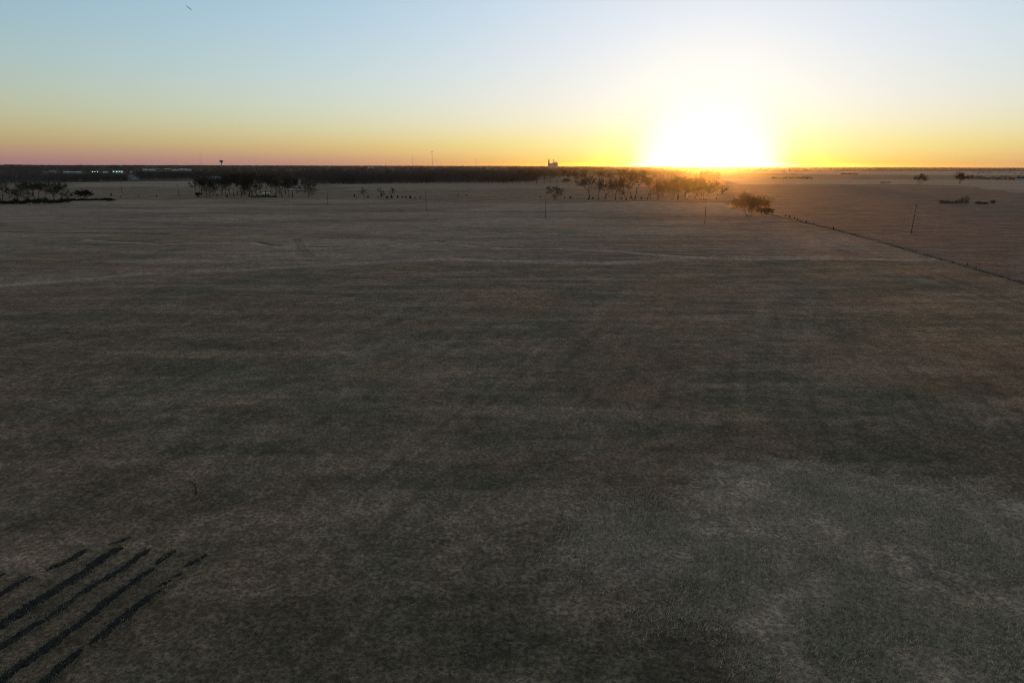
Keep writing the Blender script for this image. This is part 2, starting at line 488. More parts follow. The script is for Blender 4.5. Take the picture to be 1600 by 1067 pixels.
M_PALESTRAW = simple('pale_straw_blades', (.16, .135, .09), (.92, .78, .55), 5)
thin_leaf(M_STRAW, None, .45); thin_leaf(M_PALESTRAW, None, .5)
M_WEED = simple('dark_weeds', (.025, .023, .02), (.06, .052, .042), .5)


def lamp_mat(name, col, s):
    m, t, p = mat(name)
    p.inputs['Base Color'].default_value = c4(*col)
    p.inputs['Emission Color'].default_value = c4(*col)
    p.inputs['Emission Strength'].default_value = s
    return m


M_LAMP = lamp_mat('floodlight_glow', (.55, 1.0, .92), 1.3)

# ------------------------------------------------------------------ bare trees
def unit(v): return v / (np.linalg.norm(v) + 1e-9)


def bare_tree(seed, H, trunk=0.28, limbs=4, spread=40, lean=0.0, stems=1, droop=0.0, subs=6, twigs=9, r0=None, stem_spread=18, tw=1.0):
    """returns (trunk MB, crown MB)"""
    rng = random.Random(seed)
    T, C = MB(), MB()
    r0 = r0 or H * 0.022

    def rv(): return np.array([rng.gauss(0, 1), rng.gauss(0, 1), rng.gauss(0, 1)])

    def tilt(d, ang, azm):
        a = unit(np.cross(d, rv())) if abs(d[2]) > .95 else unit(np.cross(d, (0, 0, 1.0)))
        b = np.cross(d, a)
        s = math.cos(azm) * a + math.sin(azm) * b
        return unit(d * math.cos(ang) + s * math.sin(ang))

    def poly(p, d, L, n, wob, up):
        pts = [p]
        for _ in range(n):
            d = unit(d + rv() * wob + np.array([0, 0, up]))
            p = p + d * (L / n); pts.append(p)
        return pts, d

    def at(pts, t):
        f = t * (len(pts) - 1); k = min(int(f), len(pts) - 2); g = f - k
        return pts[k] * (1 - g) + pts[k + 1] * g, unit(pts[k + 1] - pts[k])

    def branch(p, d, L, r, lv):
        n = (5, 4, 3, 2, 2)[lv]
        pts, _ = poly(p, d, L, n, (.10, .16, .2, .22, .25)[lv], (.05, .10 - 2 * droop, .12 - 2 * droop, .10, .08)[lv])
        rr = [r * (1 - .75 * k / n) for k in range(n + 1)]
        (T if lv <= 1 else C).tube(pts, rr, (6, 5, 4, 3, 3)[lv])
        if lv == 4: return
        cnt = (limbs, subs, twigs, twigs, 0)[lv]
        if lv >= 3: cnt = 5
        a0 = rng.uniform(0, 6.28)
        for k in range(cnt):
            t = rng.uniform(.3, 1.0) if lv else rng.uniform(.75, 1.0)
            q_, dd = at(pts, t)
            a = R(spread) * rng.uniform(.6, 1.3) if lv == 0 else R(rng.uniform(20, 50))
            nd = tilt(dd, a, a0 + k * 2.4 + rng.uniform(-.4, .4))
            if lv == 0: nL = H * (1 - trunk) * rng.uniform(.6, .85)
            else: nL = L * rng.uniform(.42, .70) * (1.1 - .35 * t)
            nr_ = max(r * (1 - .7 * t) * rng.uniform(.6, .85), tw * (.07, .062, .046, .038, .034)[lv])
            branch(q_, nd, nL, nr_, lv + 1)

    for sidx in range(stems):
        a = sidx * 6.283 / max(stems, 1) + rng.uniform(-.4, .4)
        tl = R(lean if stems == 1 else stem_spread * rng.uniform(.5, 1.3))
        d = np.array([math.sin(tl) * math.cos(a), math.sin(tl) * math.sin(a), math.cos(tl)])
        off = np.array([math.cos(a), math.sin(a), 0]) * (0 if stems == 1 else H * .018 * stems ** .5)
        p0 = off + np.array([0, 0, -.4])
        branch(p0, d, H * trunk + .4, r0 / stems ** .45, 0)
    return T, C


def make_tree_data(key, **k):
    T, C = bare_tree(**k)
    top = max(v[2] for v in C.V)
    return (T.mesh('trunk', M_BARK, True), C.mesh('crown', M_TWIG), top)


TREES = {
    'broad': make_tree_data('broad', seed=1, H=18, trunk=.24, limbs=5, spread=48, subs=7),
    'broad2': make_tree_data('broad2', seed=12, H=18, trunk=.2, limbs=5, spread=44, subs=7),
    'tall': make_tree_data('tall', seed=3, H=19, trunk=.34, limbs=4, spread=30, subs=8),
    'tall2': make_tree_data('tall2', seed=24, H=19, trunk=.38, limbs=4, spread=26, subs=8),
    'leaning': make_tree_data('leaning', seed=5, H=17, trunk=.34, limbs=4, spread=38, lean=14, subs=7),
    'twin': make_tree_data('twin', seed=6, H=18, trunk=.36, limbs=3, spread=32, stems=2, stem_spread=14, subs=7),
    'twin2': make_tree_data('twin2', seed=17, H=18, trunk=.40, limbs=3, spread=30, stems=2, stem_spread=17, subs=7),
    'spreading': make_tree_data('spreading', seed=8, H=14, trunk=.3, limbs=6, spread=66, subs=8, droop=.03),
    'vase': make_tree_data('vase', seed=9, H=15, trunk=.16, limbs=3, spread=22, stems=4, stem_spread=16, subs=7),
    'thicket': make_tree_data('thicket', seed=10, H=11, trunk=.34, limbs=3, spread=36, stems=13, stem_spread=36, subs=7, twigs=8, tw=.7),
    'small': make_tree_data('small', seed=11, H=9, trunk=.28, limbs=4, spread=38, subs=6, twigs=6),
    'arch': make_tree_data('arch', seed=14, H=9, trunk=.5, limbs=2, spread=46, stems=2, stem_spread=26, subs=5, twigs=6, droop=.08),
    'bush': make_tree_data('bush', seed=15, H=4, trunk=.4, limbs=3, spread=36, stems=8, stem_spread=34, subs=5, twigs=6),
}


def place_tree(kind, px, py, hpx, label, group=None, name='bare_tree', cat='tree', rz=None, wide=1.0):
    x_, y_ = G(px, py)
    z_ = float(ground_z(np.array([x_]), np.array([y_]))[0])
    tr, cr, top = TREES[kind]
    h = size_at(px, py, hpx) * (1.08 if 'tallest bare' in label else random.uniform(.95, 1.05) if group else 1.0)
    s = h / top
    rz = random.uniform(0, 6.28) if rz is None else rz
    t = thing(name, label, cat, (x_, y_, z_), rz, group, (s * wide, s * wide, s))
    link('trunk', tr, t); link('crown', cr, t)
    return t


# --- the grove below the sun (about 520 m off)
GR = 'bare cottonwoods of the grove below the sun'
grove = [
    ('leaning', 919, 312.5, 40, 'broad bare tree at the left end of the grove below the sun', 1.15),
    ('tall', 935, 312.5, 33, 'slim bare tree second from the left end of the sunlit grove', .8),
    ('broad2', 945, 312, 39, 'bare tree with a low branch, third from the left in the sunlit grove', .9),
    ('leaning', 962, 312.5, 39, 'bare tree leaning left, fourth from the left in the sunlit grove', .9),
    ('small', 967, 312.3, 26, 'thin short bare tree close beside the leaning one in the sunlit grove', .8),
    ('twin', 978, 312.6, 40, 'bare twin-trunked tree forming a narrow vee, left of the grove centre', .9),
    ('twin2', 990, 312.4, 43, 'tallest bare tree of the sunlit grove with two trunks in a wide vee', .95),
    ('broad', 1011, 312.2, 37, 'bare tree with a crooked dark trunk just right of the tallest vee tree', .9),
    ('tall2', 1017, 312, 38, 'straight slim bare tree standing right of the crooked trunk in the grove', .75),
    ('tall', 1028, 313, 37, 'slim bare tree left of the three orange-lit trees of the grove', .75),
    ('broad2', 1036, 313.2, 35, 'rounded bare tree before the dense orange-lit end of the grove', .8),
    ('vase', 1050, 313, 41, 'many-stemmed bare tree where the grove turns dense and orange', .9),
    ('twin', 1059, 312.6, 40, 'dense bare tree just left of the sun streak in the grove', .9),
    ('vase', 1072, 312.4, 40, 'dense orange-lit bare tree right of the many-stemmed one', 1.0),
    ('broad', 1085, 312.2, 38, 'dense bare tree almost straight below the sun', .9),
    ('vase', 1097, 312.6, 38, 'bushy orange-lit bare tree second from the right end of the grove', 1.0),
    ('small', 1119, 312, 34, 'loose bare tree at the right end of the grove below the sun', .9),
]
for k, px, py, h, lab, wd in grove:
    place_tree(k, px, py, h, lab, GR, 'cottonwood_tree', 'tree', None, wd * 1.25)

# --- single trees in the pasture
place_tree('spreading', 866, 312.2, 24, 'bare spreading tree with level limbs standing alone left of the grove', None, 'bare_tree', 'tree', .6, 1.15)
place_tree('small', 570, 308.5, 17, 'small bare tree standing alone beside a low shrub left of the arched tree', None, 'bare_tree', 'tree', 0, 1.1)
place_tree('arch', 608, 311, 19, 'bare tree with two trunks arching apart among low cedars', None, 'bare_tree', 'tree', 0.1, 1.1)
place_tree('thicket', 1171, 338.8, 42, 'wide many-stemmed bare tree at the near end of the fence line', None, 'bare_tree', 'tree', 0.3, 1.18)
place_tree('bush', 1196, 339, 16, 'low reddish bush at the right foot of the wide many-stemmed tree', None, 'bare_bush', 'bush', 0.3, 1.1)
place_tree('vase', 1437, 288.8, 19, 'bare vase-shaped tree standing alone on the right horizon field', None, 'bare_tree', 'tree', 0.9, .9)
place_tree('vase', 1500, 288.2, 21, 'taller bare vase-shaped tree left of the dark hedge on the right', None, 'bare_tree', 'tree', 2.0, .9)

# --- second row of trees behind the grove
RW = 'bare trees of the row behind the pasture'
row = [(801, 'low'), (812, ''), (821, ''), (828, ''), (834, ''), (838, ''), (851, ''), (861, ''), (870, ''), (881, ''), (892, ''), (899, ''), (909, ''), (916, ''), (936, ''),
       (943, ''), (955, ''), (968, ''), (985, ''), (1003, ''), (1022, '')]
row_lab = ['low bare tree at the left end of the far tree row beside the dark wood', 'slim bare tree next to the low one at the left end of the far row',
           'thick-trunked bare tree third from the left in the far row', 'bare tree in the far row closest left of the pair with touching crowns',
           'left one of two bare trees with touching crowns in the far row', 'right one of two bare trees with touching crowns in the far row',
           'bare tree straight below the left end of the grain elevator', 'bare tree directly below the grain elevator in the far row',
           'bare tree just right of the grain elevator in the far row', 'bare tree rising above the dark bush in the far row',
           'bare tree right of the dark bush in the far row', 'twin-stemmed bare tree ahead of the gap in the far row',
           'slim bare tree right of the gap in the far row', 'last bare far-row tree left of the near grove',
           'first bare far-row tree showing behind the near grove', 'bare far-row tree behind the third tree of the near grove',
           'bare far-row tree behind the leaning tree of the near grove', 'bare far-row tree left behind the narrow vee tree',
           'bare far-row tree behind the tallest vee tree', 'bare far-row tree left behind the crooked trunk of the grove',
           'rightmost visible bare tree of the far row, behind the grove']
kinds = ['tall', 'broad', 'twin', 'tall2', 'broad2', 'leaning']
for n_, ((px, _), lab) in enumerate(zip(row, row_lab)):
    place_tree('small' if n_ == 0 else kinds[n_ % 6], px, 286.6 - (0.3 if n_ % 2 else 0), 12 if n_ == 0 else 19 + (n_ * 7 % 4), lab, RW, 'bare_tree', 'tree', None, 1.05)
place_tree('bush', 885, 286.5, 8, 'dark rounded bush among the trunks of the far row', None, 'bare_bush', 'bush')

# --- left grove in front of the farmyard
GL = 'bare trees of the grove before the farmyard'
left = [('twin', 309, 307.8, 34, 'forked bare tree at the left end of the farmyard grove', .9),
        ('tall', 322, 307.6, 33, 'bare tree right of the forked one at the left end of the farmyard grove', .8),
        ('tall2', 327, 307.8, 30, 'slim bare tree in a close pair near the left of the farmyard grove', .8),
        ('broad', 340, 307, 32, 'broad bare tree fourth from the left in the farmyard grove', .9),
        ('twin2', 355, 308, 36, 'bare tree with two thick trunks left of the farmyard grove centre', .9),
        ('leaning', 366, 307.6, 35, 'leaning bare tree close right of the two thick trunks', .9),
        ('broad2', 377, 307.4, 36, 'dense bare tree near the middle of the farmyard grove', .95),
        ('tall', 389, 308, 38, 'tallest bare tree in the dark middle of the farmyard grove', .9),
        ('broad', 402, 307.4, 37, 'dense bare tree just left of the white trailers', .9),
        ('tall2', 415, 307, 34, 'bare tree in front of the low white trailer of the farmyard', .9),
        ('tall', 431, 308.2, 35, 'slim bare tree left of the gap in the farmyard grove', .85),
        ('broad2', 441, 308.2, 34, 'bare tree standing before the white shed of the farmyard', .9),
        ('leaning', 451, 308, 32, 'dark thick-trunked bare tree before the long white trailer', .85),
        ('tall2', 457, 308.4, 33, 'slim bare tree beside the thick dark trunk in the farmyard grove', .8),
        ('spreading', 482, 308.6, 26, 'crooked bare tree apart at the right end of the farmyard grove', .9)]
for k, px, py, h, lab, wd in left:
    place_tree(k, px, py, h, lab, GL, 'bare_tree', 'tree', None, wd * 1.3)
for k, px, py, h in [('broad', 333, 304.5, 33), ('tall', 347, 304, 32), ('broad2', 360, 303.5, 33), ('tall2', 371, 304, 34), ('twin', 383, 303.6, 35), ('broad', 394, 304, 34),
                     ('broad2', 408, 302, 33), ('tall', 423, 302.6, 32), ('broad', 436, 301.8, 31), ('tall2', 446, 303, 30), ('broad2', 464, 302, 28), ('twin2', 316, 304.4, 30)]:
    place_tree(k, px, py, h, 'bare tree standing deep in the dark back of the farmyard grove', 'trees deep in the back of the farmyard grove', 'bare_tree', 'tree', None, 1.3)
place_tree('bush', 310, 308, 8, 'dark bush at the foot of the forked tree left in the farmyard grove', None, 'bare_bush', 'bush')

# --- trees at the left edge above the dark hedge
GE = 'bare trees along the creek hedge at the left edge'
for k, px, py, h, lab, wd in [
    ('twin', 3, 313, 30, 'bare tree with two dark stems cut by the left edge of the view', .9),
    ('small', 27, 314, 28, 'thin bare tree second from the left edge above the creek hedge', 1.1),
    ('broad', 46, 314.5, 32, 'broad dense bare tree of the creek hedge left of the straight trunk', .9),
    ('tall2', 61, 315, 30, 'bare tree with a single straight trunk above the creek hedge', .8),
    ('spreading', 85, 314, 33, 'bare tree with a long level limb reaching left over the creek hedge', .9),
    ('leaning', 96, 313, 30, 'bare tree at the right end of the left creek hedge', .9)]:
    place_tree(k, px, py, h, lab, GE, 'bare_tree', 'tree', None, wd * 1.25)
for k, px, py, h in [('broad', 15, 309, 26), ('broad2', 37, 309, 27), ('tall', 54, 310, 29), ('broad', 70, 309, 26), ('twin', 50, 307, 26), ('broad2', -8, 309, 28)]:
    place_tree(k, px, py, h, 'bare tree standing behind the front trees of the left creek hedge', 'trees behind the left creek hedge', 'bare_tree', 'tree', None, 1.25)
place_tree('bush', 131, 312.5, 17, 'large round bare bush right of the creek hedge trees', None, 'bare_bush', 'bush', None, 1.2)


# ------------------------------------------------------------------ leafy shrubs, cedars, hedges
def leaf_cloud(rng, n, ell, leaf, fill=.55, base=0.0, shape='ovoid'):
    """n small leaf triangles inside an uneven crown volume"""
    a = rng.normal(size=(n, 3)); a /= np.linalg.norm(a, axis=1)[:, None]
    bump = 1 + .35 * (fbm(a[:, 0] * 2.3 + 7, a[:, 1] * 2.3 + a[:, 2] * 1.9, 91, 3) - .5) * 2
    rr = (fill + (1 - fill) * rng.random(n)) * bump
    P = a * rr[:, None]
    if shape == 'cone':
        h = (P[:, 2] + 1) / 2
        P[:, :2] *= (1.15 - .75 * np.clip(h, 0, 1))[:, None]
    P = P * np.array(ell) + np.array([0, 0, ell[2] + base])
    P[:, 2] = np.maximum(P[:, 2], .02)
    t = rng.normal(size=(n, 3)); t /= np.linalg.norm(t, axis=1)[:, None]
    u_ = np.cross(t, rng.normal(size=(n, 3))); u_ /= np.linalg.norm(u_, axis=1)[:, None] + 1e-9
    l = leaf * rng.uniform(.6, 1.4, (n, 1))
    V_ = np.stack([P - u_ * l * .5, P + u_ * l * .5, P + t * l * 1.6], 1).reshape(-1, 3)
    return V_, np.arange(n * 3).reshape(-1, 3)


def cedar_data(seed, h, wd, n=900):
    rng = np.random.default_rng(seed)
    V_, F_ = leaf_cloud(rng, n, (wd / 2, wd / 2, h / 2 * .94), .16, .35, .12 * h * .5, 'cone')
    tr = MB(); tr.tube([(0, 0, -.2), (0.03, 0, h * .4), (0, .02, h * .8)], [.11, .08, .03], 6)
    return tr.mesh('trunk', M_BARK), mesh('crown', V_, F_, M_CEDAR)


CED = [cedar_data(1, 3, 2.2), cedar_data(2, 3, 1.7), cedar_data(3, 3, 2.8)]


def cedar(px, py, hpx, label, v=0, wide=1.0, group='small dark cedars scattered over the pasture'):
    x_, y_ = G(px, py); z_ = float(ground_z(np.array([x_]), np.array([y_]))[0])
    s = size_at(px, py, hpx) / 3.0
    t = thing('cedar_tree', label, 'cedar', (x_, y_, z_), random.uniform(0, 6), group, (s * wide, s * wide, s))
    link('trunk', CED[v][0], t); link('crown', CED[v][1], t)


for px, py, h, wd, lab in [
    (554, 308.2, 4.5, 1.0, 'small dark cedar just left of the lone small bare tree'),
    (557, 310, 2.5, 1.2, 'tiny low cedar nearest the left side of the lone small bare tree'),
    (575, 309.6, 3, 2.4, 'flat dark cedar at the right foot of the lone small bare tree'),
    (591, 309.4, 3.6, .9, 'small dark cedar midway between the lone bare tree and the arched tree'),
    (596, 309.6, 9, .6, 'narrow upright cedar at the left side of the arched tree'),
    (605, 310.8, 4.6, 1.2, 'round dark cedar under the left arch of the arched tree'),
    (612, 310.6, 5.5, .9, 'dark cedar below the right arch of the arched tree'),
    (621.5, 310.4, 5, .8, 'dark upright cedar first to the right of the arched tree'),
    (629, 310.2, 4, .7, 'thin dark cedar second to the right of the arched tree'),
    (634.5, 310.2, 3.6, 1.2, 'dark cedar touching the wide low one right of the arched tree'),
    (641, 310.5, 4.5, 1.7, 'wide dark cedar clump right of the arched tree'),
    (649, 310.4, 2.2, 1.6, 'low flat cedar right of the wide cedar clump'),
    (657, 309.8, 3.4, 1.0, 'last dark cedar of the string right of the arched tree'),
    (715.5, 306.6, 3, 1.2, 'left one of two tiny cedars alone in the open middle pasture'),
    (728.5, 306.6, 3, 1.2, 'right one of two tiny cedars alone in the open middle pasture'),
    (844, 309.8, 4.2, .9, 'dark cedar left of the lone spreading bare tree'),
    (882, 311.4, 4.2, .7, 'slim cedar just right of the lone spreading bare tree'),
    (891, 311.2, 5, .9, 'dark cedar between the lone spreading tree and the grove'),
    (926, 312.4, 5, 1.2, 'dark cedar under the left end of the sunlit grove'),
    (971.5, 312, 4.5, 1.0, 'small cedar under the leaning grove tree'),
    (984.5, 311.6, 4, .9, 'small cedar between the two vee trees of the grove'),
    (1002, 312, 4.5, 1.6, 'wide low cedar right of the tallest vee tree'),
    (174, 306.4, 4, 1.0, 'small cedar above the right end of the low left shrubs'),
    (188, 308.6, 3, 1.0, 'dark cedar by the leftmost utility pole'),
    (217, 308.8, 3.4, .8, 'dark cedar in the open left pasture right of the leftmost pole'),
    (245, 307.4, 2.6, 1.6, 'low wide cedar between the two leftmost utility poles'),
]:
    cedar(px, py, h, lab, random.randrange(3), wd)

# shrubs along the fence line on the right
for px, py, h, wd, lab in [
    (1227, 339.5, 5, .7, 'first fence-line cedar right of the wide many-stemmed tree'),
    (1233.5, 341, 5.4, 1.0, 'darkest fence-line cedar near the wide many-stemmed tree'),
    (1241, 343, 4.6, .7, 'slim fence-line cedar right of the darkest one'),
    (1246, 344.4, 4, .8, 'small fence-line cedar fourth from the wide many-stemmed tree'),
    (1260, 348, 5.4, .8, 'fence-line cedar standing apart after the first four'),
    (1271, 350.6, 3, 1.0, 'tiny low fence-line cedar midway down the upper fence line'),
    (1302, 359.4, 6.4, .8, 'lone tall fence-line cedar halfway to the right-hand utility pole'),
    (1470, 405, 3, 1.8, 'low flat fence-line cedar below the right-hand utility pole'),
    (1489, 410.6, 4.4, 1.0, 'round fence-line cedar right of the low flat one'),
    (1511, 415.4, 6.2, .55, 'narrow fence-line cedar near the right edge of the view'),
    (1525, 420, 6, .55, 'last narrow fence-line cedar toward the right edge of the view')]:
    cedar(px, py, h * .85, lab, random.randrange(3), wd, 'cedars along the fence line')


def shrub(px, py, wpx, hpx, m, label, n=1800, name='shrub', cat='shrub', lumps=5, seed=0, group=None, leaf=.22):
    """several leafy lumps over a few stems, one crown mesh"""
    rng = np.random.default_rng(100 + seed)
    x_, y_ = G(px, py); z_ = float(ground_z(np.array([x_]), np.array([y_]))[0])
    W = size_at(px, py, wpx); H = size_at(px, py, hpx)
    Vs, Fs, b = [], [], 0
    stems = []
    for k in range(lumps):
        st = MB()
        cx = (k + .5) / lumps * W - W / 2 + rng.uniform(-.1, .1) * W / lumps
        hh = H * rng.uniform(.5, 1.0) if lumps > 1 else H
        V_, F_ = leaf_cloud(rng, n // lumps, (W / lumps * .75, W / lumps * .6 + .4, hh / 2), leaf, .3)
        V_ = V_ + np.array([cx, rng.uniform(-.3, .3), 0]); Vs.append(V_); Fs.append(F_ + b); b += len(V_)
        st.tube([(cx, 0, -.2), (cx + .1, .1, hh * .4), (cx + .2, 0, hh * .75)], [.08, .05, .02], 5)
        stems.append(st)
    t = thing(name, label, cat, (x_, y_, z_), -math.atan2(x_, y_), group)
    link('crown', mesh('crown', np.concatenate(Vs), np.concatenate(Fs), m), t)
    for st in stems: st.obj('stem', M_BARK, t)
    return t


shrub(1490, 319.4, 40, 10, M_GREEN, 'grey-green ragged shrub in the right pasture, left of the rusty brown one', 2600, lumps=6, seed=1)
shrub(1507, 316, 12, 11, M_GREEN, 'tall loose green shrub rising behind the ragged grey-green one', 700, lumps=2, seed=2)
shrub(1534, 319.4, 16, 7, M_RUST, 'rusty brown round shrub in the right pasture', 1500, lumps=2, seed=3)
shrub(1551, 318.6, 6, 6, M_RUST, 'small rusty shrub at the right end of the pasture shrubs', 600, lumps=1, seed=4)
shrub(1548, 281.4, 86, 8, M_CEDAR, 'long dark evergreen hedge on the far right field', 5200, 'hedge', 'hedge', 16, 5, None, .5)
shrub(1512, 279, 14, 6, M_CEDAR, 'short dark hedge at the left end of the long evergreen hedge', 900, 'hedge', 'hedge', 3, 6, None, .5)
shrub(1597, 279.5, 14, 4, M_CEDAR, 'short low hedge cut by the right edge of the view', 900, 'hedge', 'hedge', 3, 7, None, .5)
shrub(1237, 280.2, 60, 5.2, M_RUST, 'brown hedgerow in the far field right of the sun', 3600, 'hedge', 'hedge', 12, 8, None, .5)
shrub(1327, 272.6, 24, 2.2, M_RUST, 'thin distant hedgerow farther off than the brown hedgerow right of the sun', 1500, 'hedge', 'hedge', 6, 9, None, .7)
shrub(1383, 287.2, 14, 4, M_CEDAR, 'small dark shrub at the field edge left of the lone vase-shaped tree', 900, lumps=3, seed=10)
shrub(40, 318.6, 120, 9, M_WEED, 'dark dense creek hedge under the bare trees at the left edge', 7000, 'hedge', 'hedge', 16, 11, None, .4)
shrub(70, 319, 26, 11, M_CEDAR, 'greenish bush standing out of the dark creek hedge', 1500, lumps=3, seed=12)
shrub(140, 313.6, 60, 5, M_WEED, 'low dark scrub strip right of the large round bush', 3000, 'hedge', 'hedge', 10, 13, None, .35)
shrub(173, 314.2, 12, 5, M_CEDAR, 'dark low shrub closing the right end of the left scrub strip', 900, lumps=2, seed=14)
shrub(412, 308.4, 40, 4, M_CEDAR, 'green undergrowth at the feet of the farmyard grove trees', 2200, lumps=8, seed=15)


# ------------------------------------------------------------------ far woods (masses)
def wood_template(seed, tris, twig_w):
    low = .25 if twig_w < .02 else .06
    rng = np.random.default_rng(seed)
    tri = []
    def stick(p, d, L, wd):
        s = np.cross(d, rng.normal(size=3)); s /= np.linalg.norm(s) + 1e-9
        tri.append([p - s * wd / 2, p + s * wd / 2, p + d * L])
    for a in (0, 2.1, 4.2):
        s = np.array([math.cos(a), math.sin(a), 0]) * .022
        s2 = np.array([math.cos(a + 2.1), math.sin(a + 2.1), 0]) * .022
        tri.append([s, s2, np.array([0, 0, .6])])
    for k in range(tris):
        z0 = rng.uniform(low, .95); rad_ = .32 * math.sqrt(max(0, 1 - ((z0 - .58) / .46) ** 2)) + .06
        a = rng.uniform(0, 6.28); rr = rad_ * math.sqrt(rng.random())
        p = np.array([math.cos(a) * rr, math.sin(a) * rr, z0])
        d = np.array([math.cos(a), math.sin(a), rng.uniform(.2, 1.8)]) + rng.normal(size=3) * .35
        stick(p - np.array([0, 0, .08]), d / np.linalg.norm(d), rng.uniform(.12, .26), twig_w)
    return np.array(tri)


def forest(name, label, spots, hts, tris, tw, m=None, n_var=5, seed=0):
    rng = np.random.default_rng(seed)
    temps = [wood_template(seed * 10 + k, tris, tw) for k in range(n_var)]
    out = []
    for k in range(n_var):
        idx = np.arange(k, len(spots), n_var)
        if not len(idx): continue
        P = spots[idx]; h = hts[idx]; a = rng.uniform(0, 6.28, len(idx))
        wx = h * rng.uniform(.85, 1.5, len(idx))
        t = temps[k].reshape(-1, 3)
        cx = (t[None, :, 0] * np.cos(a)[:, None] - t[None, :, 1] * np.sin(a)[:, None]) * wx[:, None] + P[:, 0, None]
        cy = (t[None, :, 0] * np.sin(a)[:, None] + t[None, :, 1] * np.cos(a)[:, None]) * wx[:, None] + P[:, 1, None]
        cz = t[None, :, 2] * h[:, None] - .2
        out.append(np.stack([cx, cy, cz], -1).reshape(-1, 3))
    V_ = np.concatenate(out)
    return tag(link(name, mesh(name, V_, np.arange(len(V_)).reshape(-1, 3), m or M_WOOD)), label, 'wood', None, 'stuff')


def scatter(poly_px, n, seed, rpow=1.0):
    """n spots spread evenly over a stretch of land: columns by bearing, rows by distance"""
    rng = np.random.default_rng(seed)
    out = []
    # poly_px: list of (x, y_near, y_far) stations
    xs = [p[0] for p in poly_px]
    while len(out) < n:
        px = rng.uniform(xs[0], xs[-1])
        yn = np.interp(px, xs, [p[1] for p in poly_px]); yf = np.interp(px, xs, [p[2] for p in poly_px])
        x0, y0 = G(px, yn); x1, y1 = G(px, yf)
        d0 = math.hypot(x0, y0); d1 = math.hypot(x1, y1)
        t = rng.random() ** rpow
        d = d0 * (d1 / d0) ** t
        out.append((x0 * d / d0, y0 * d / d0))
    return np.array(out)


S = scatter([(478, 287.0, 278), (500, 287.6, 278), (560, 288, 277), (600, 286.8, 276), (700, 285.8, 276), (795, 285.8, 278), (812, 285, 279), (840, 283, 278)], 1250, 1, 1.6)
forest('woodland', 'dense dark bare wood filling the middle distance left of the far tree row', S, RNG.uniform(10, 17, len(S)) * (.55 + .9 * fbm(S[:, 0] / 35, S[:, 1] / 60, 5, 3)) * np.where(RNG.random(len(S)) < .07, 1.3, 1), 120, .011, None, 6, 1)
S = scatter([(-60, 287.5, 277), (60, 287.5, 276), (100, 286, 277), (130, 284.8, 279), (200, 283.6, 280)], 560, 2, 1.5)
forest('woodland', 'dark bare wood behind the left pasture, below the town lights', S, RNG.uniform(8, 13, len(S)), 110, .012, None, 6, 2)
S = scatter([(214, 281.6, 276), (260, 281.4, 275), (320, 280.4, 275), (420, 279, 274), (480, 281, 273), (500, 280, 274)], 950, 3, 1.3)
forest('woodland', 'low dark wood in the left middle distance behind the farmyard grove', S, RNG.uniform(8, 14, len(S)), 110, .014, None, 6, 3)
S = scatter([(-80, 274.5, 259.6), (200, 274.0, 259.8), (330, 274.0, 259.8), (500, 273.0, 260), (700, 272, 260.2), (860, 274, 260.3), (1100, 272, 260.6)], 12000, 4, .8)
D = np.hypot(S[:, 0], S[:, 1])
# clearings around the town's buildings
keep = np.ones(len(S), bool)
for (px0, px1, py) in [(64, 96, 271), (98, 128, 271.6), (140, 156, 270.4), (158, 196, 272.6), (222, 300, 267.6), (305, 350, 275)]:
    b0 = math.atan2(*G(px0, py)); b1 = math.atan2(*G(px1, py)); dd = math.hypot(*G((px0 + px1) / 2, py))
    bb = np.arctan2(S[:, 0], S[:, 1])
    keep &= ~((bb > b0) & (bb < b1) & (D > dd * .66) & (D < dd * 1.12))
S = S[keep]; D = D[keep]
forest('woodland', 'blue-grey distant woods and town trees along the horizon left of the sun', S, RNG.uniform(7, 13, len(S)) + np.clip((D - 2500) / 2500, 0, 1) * 6 + 9 * (fbm(np.arctan2(S[:, 0], S[:, 1]) * 55, D / 900, 141, 3) - .45), 50, .045, None, 8, 4)
S = scatter([(795, 276, 262), (860, 277, 262), (960, 276, 262), (1040, 275, 262.5), (1120, 273, 263)], 1700, 8, 1.0)
forest('woodland', 'brown bare woods behind the far tree row, left of the sun', S, RNG.uniform(8, 15, len(S)), 60, .035, None, 6, 8)
S = scatter([(1090, 267.6, 260.8), (1200, 268, 261.0), (1330, 267.2, 261.2), (1480, 267.6, 261.4), (1700, 268.4, 261.8)], 4500, 5, .8)
forest('woodland', 'thin reddish-dark treeline along the horizon right of the sun', S, RNG.uniform(8, 14, len(S)) + 3, 50, .045, None, 8, 5)
S = scatter([(1520, 274, 270), (1600, 274, 270), (1660, 274, 270)], 60, 6, 1)
forest('woodland', 'loose bare trees behind the long evergreen hedge on the right', S, RNG.uniform(8, 13, len(S)), 70, .02, None, 4, 6)
S = scatter([(1030, 284, 274), (1065, 285, 273), (1110, 285, 276), (1124, 284, 279)], 120, 7, 1.2)
forest('woodland', 'far bare wood seen through the orange glare behind the grove', S, RNG.uniform(12, 17, len(S)), 110, .012, None, 5, 7)

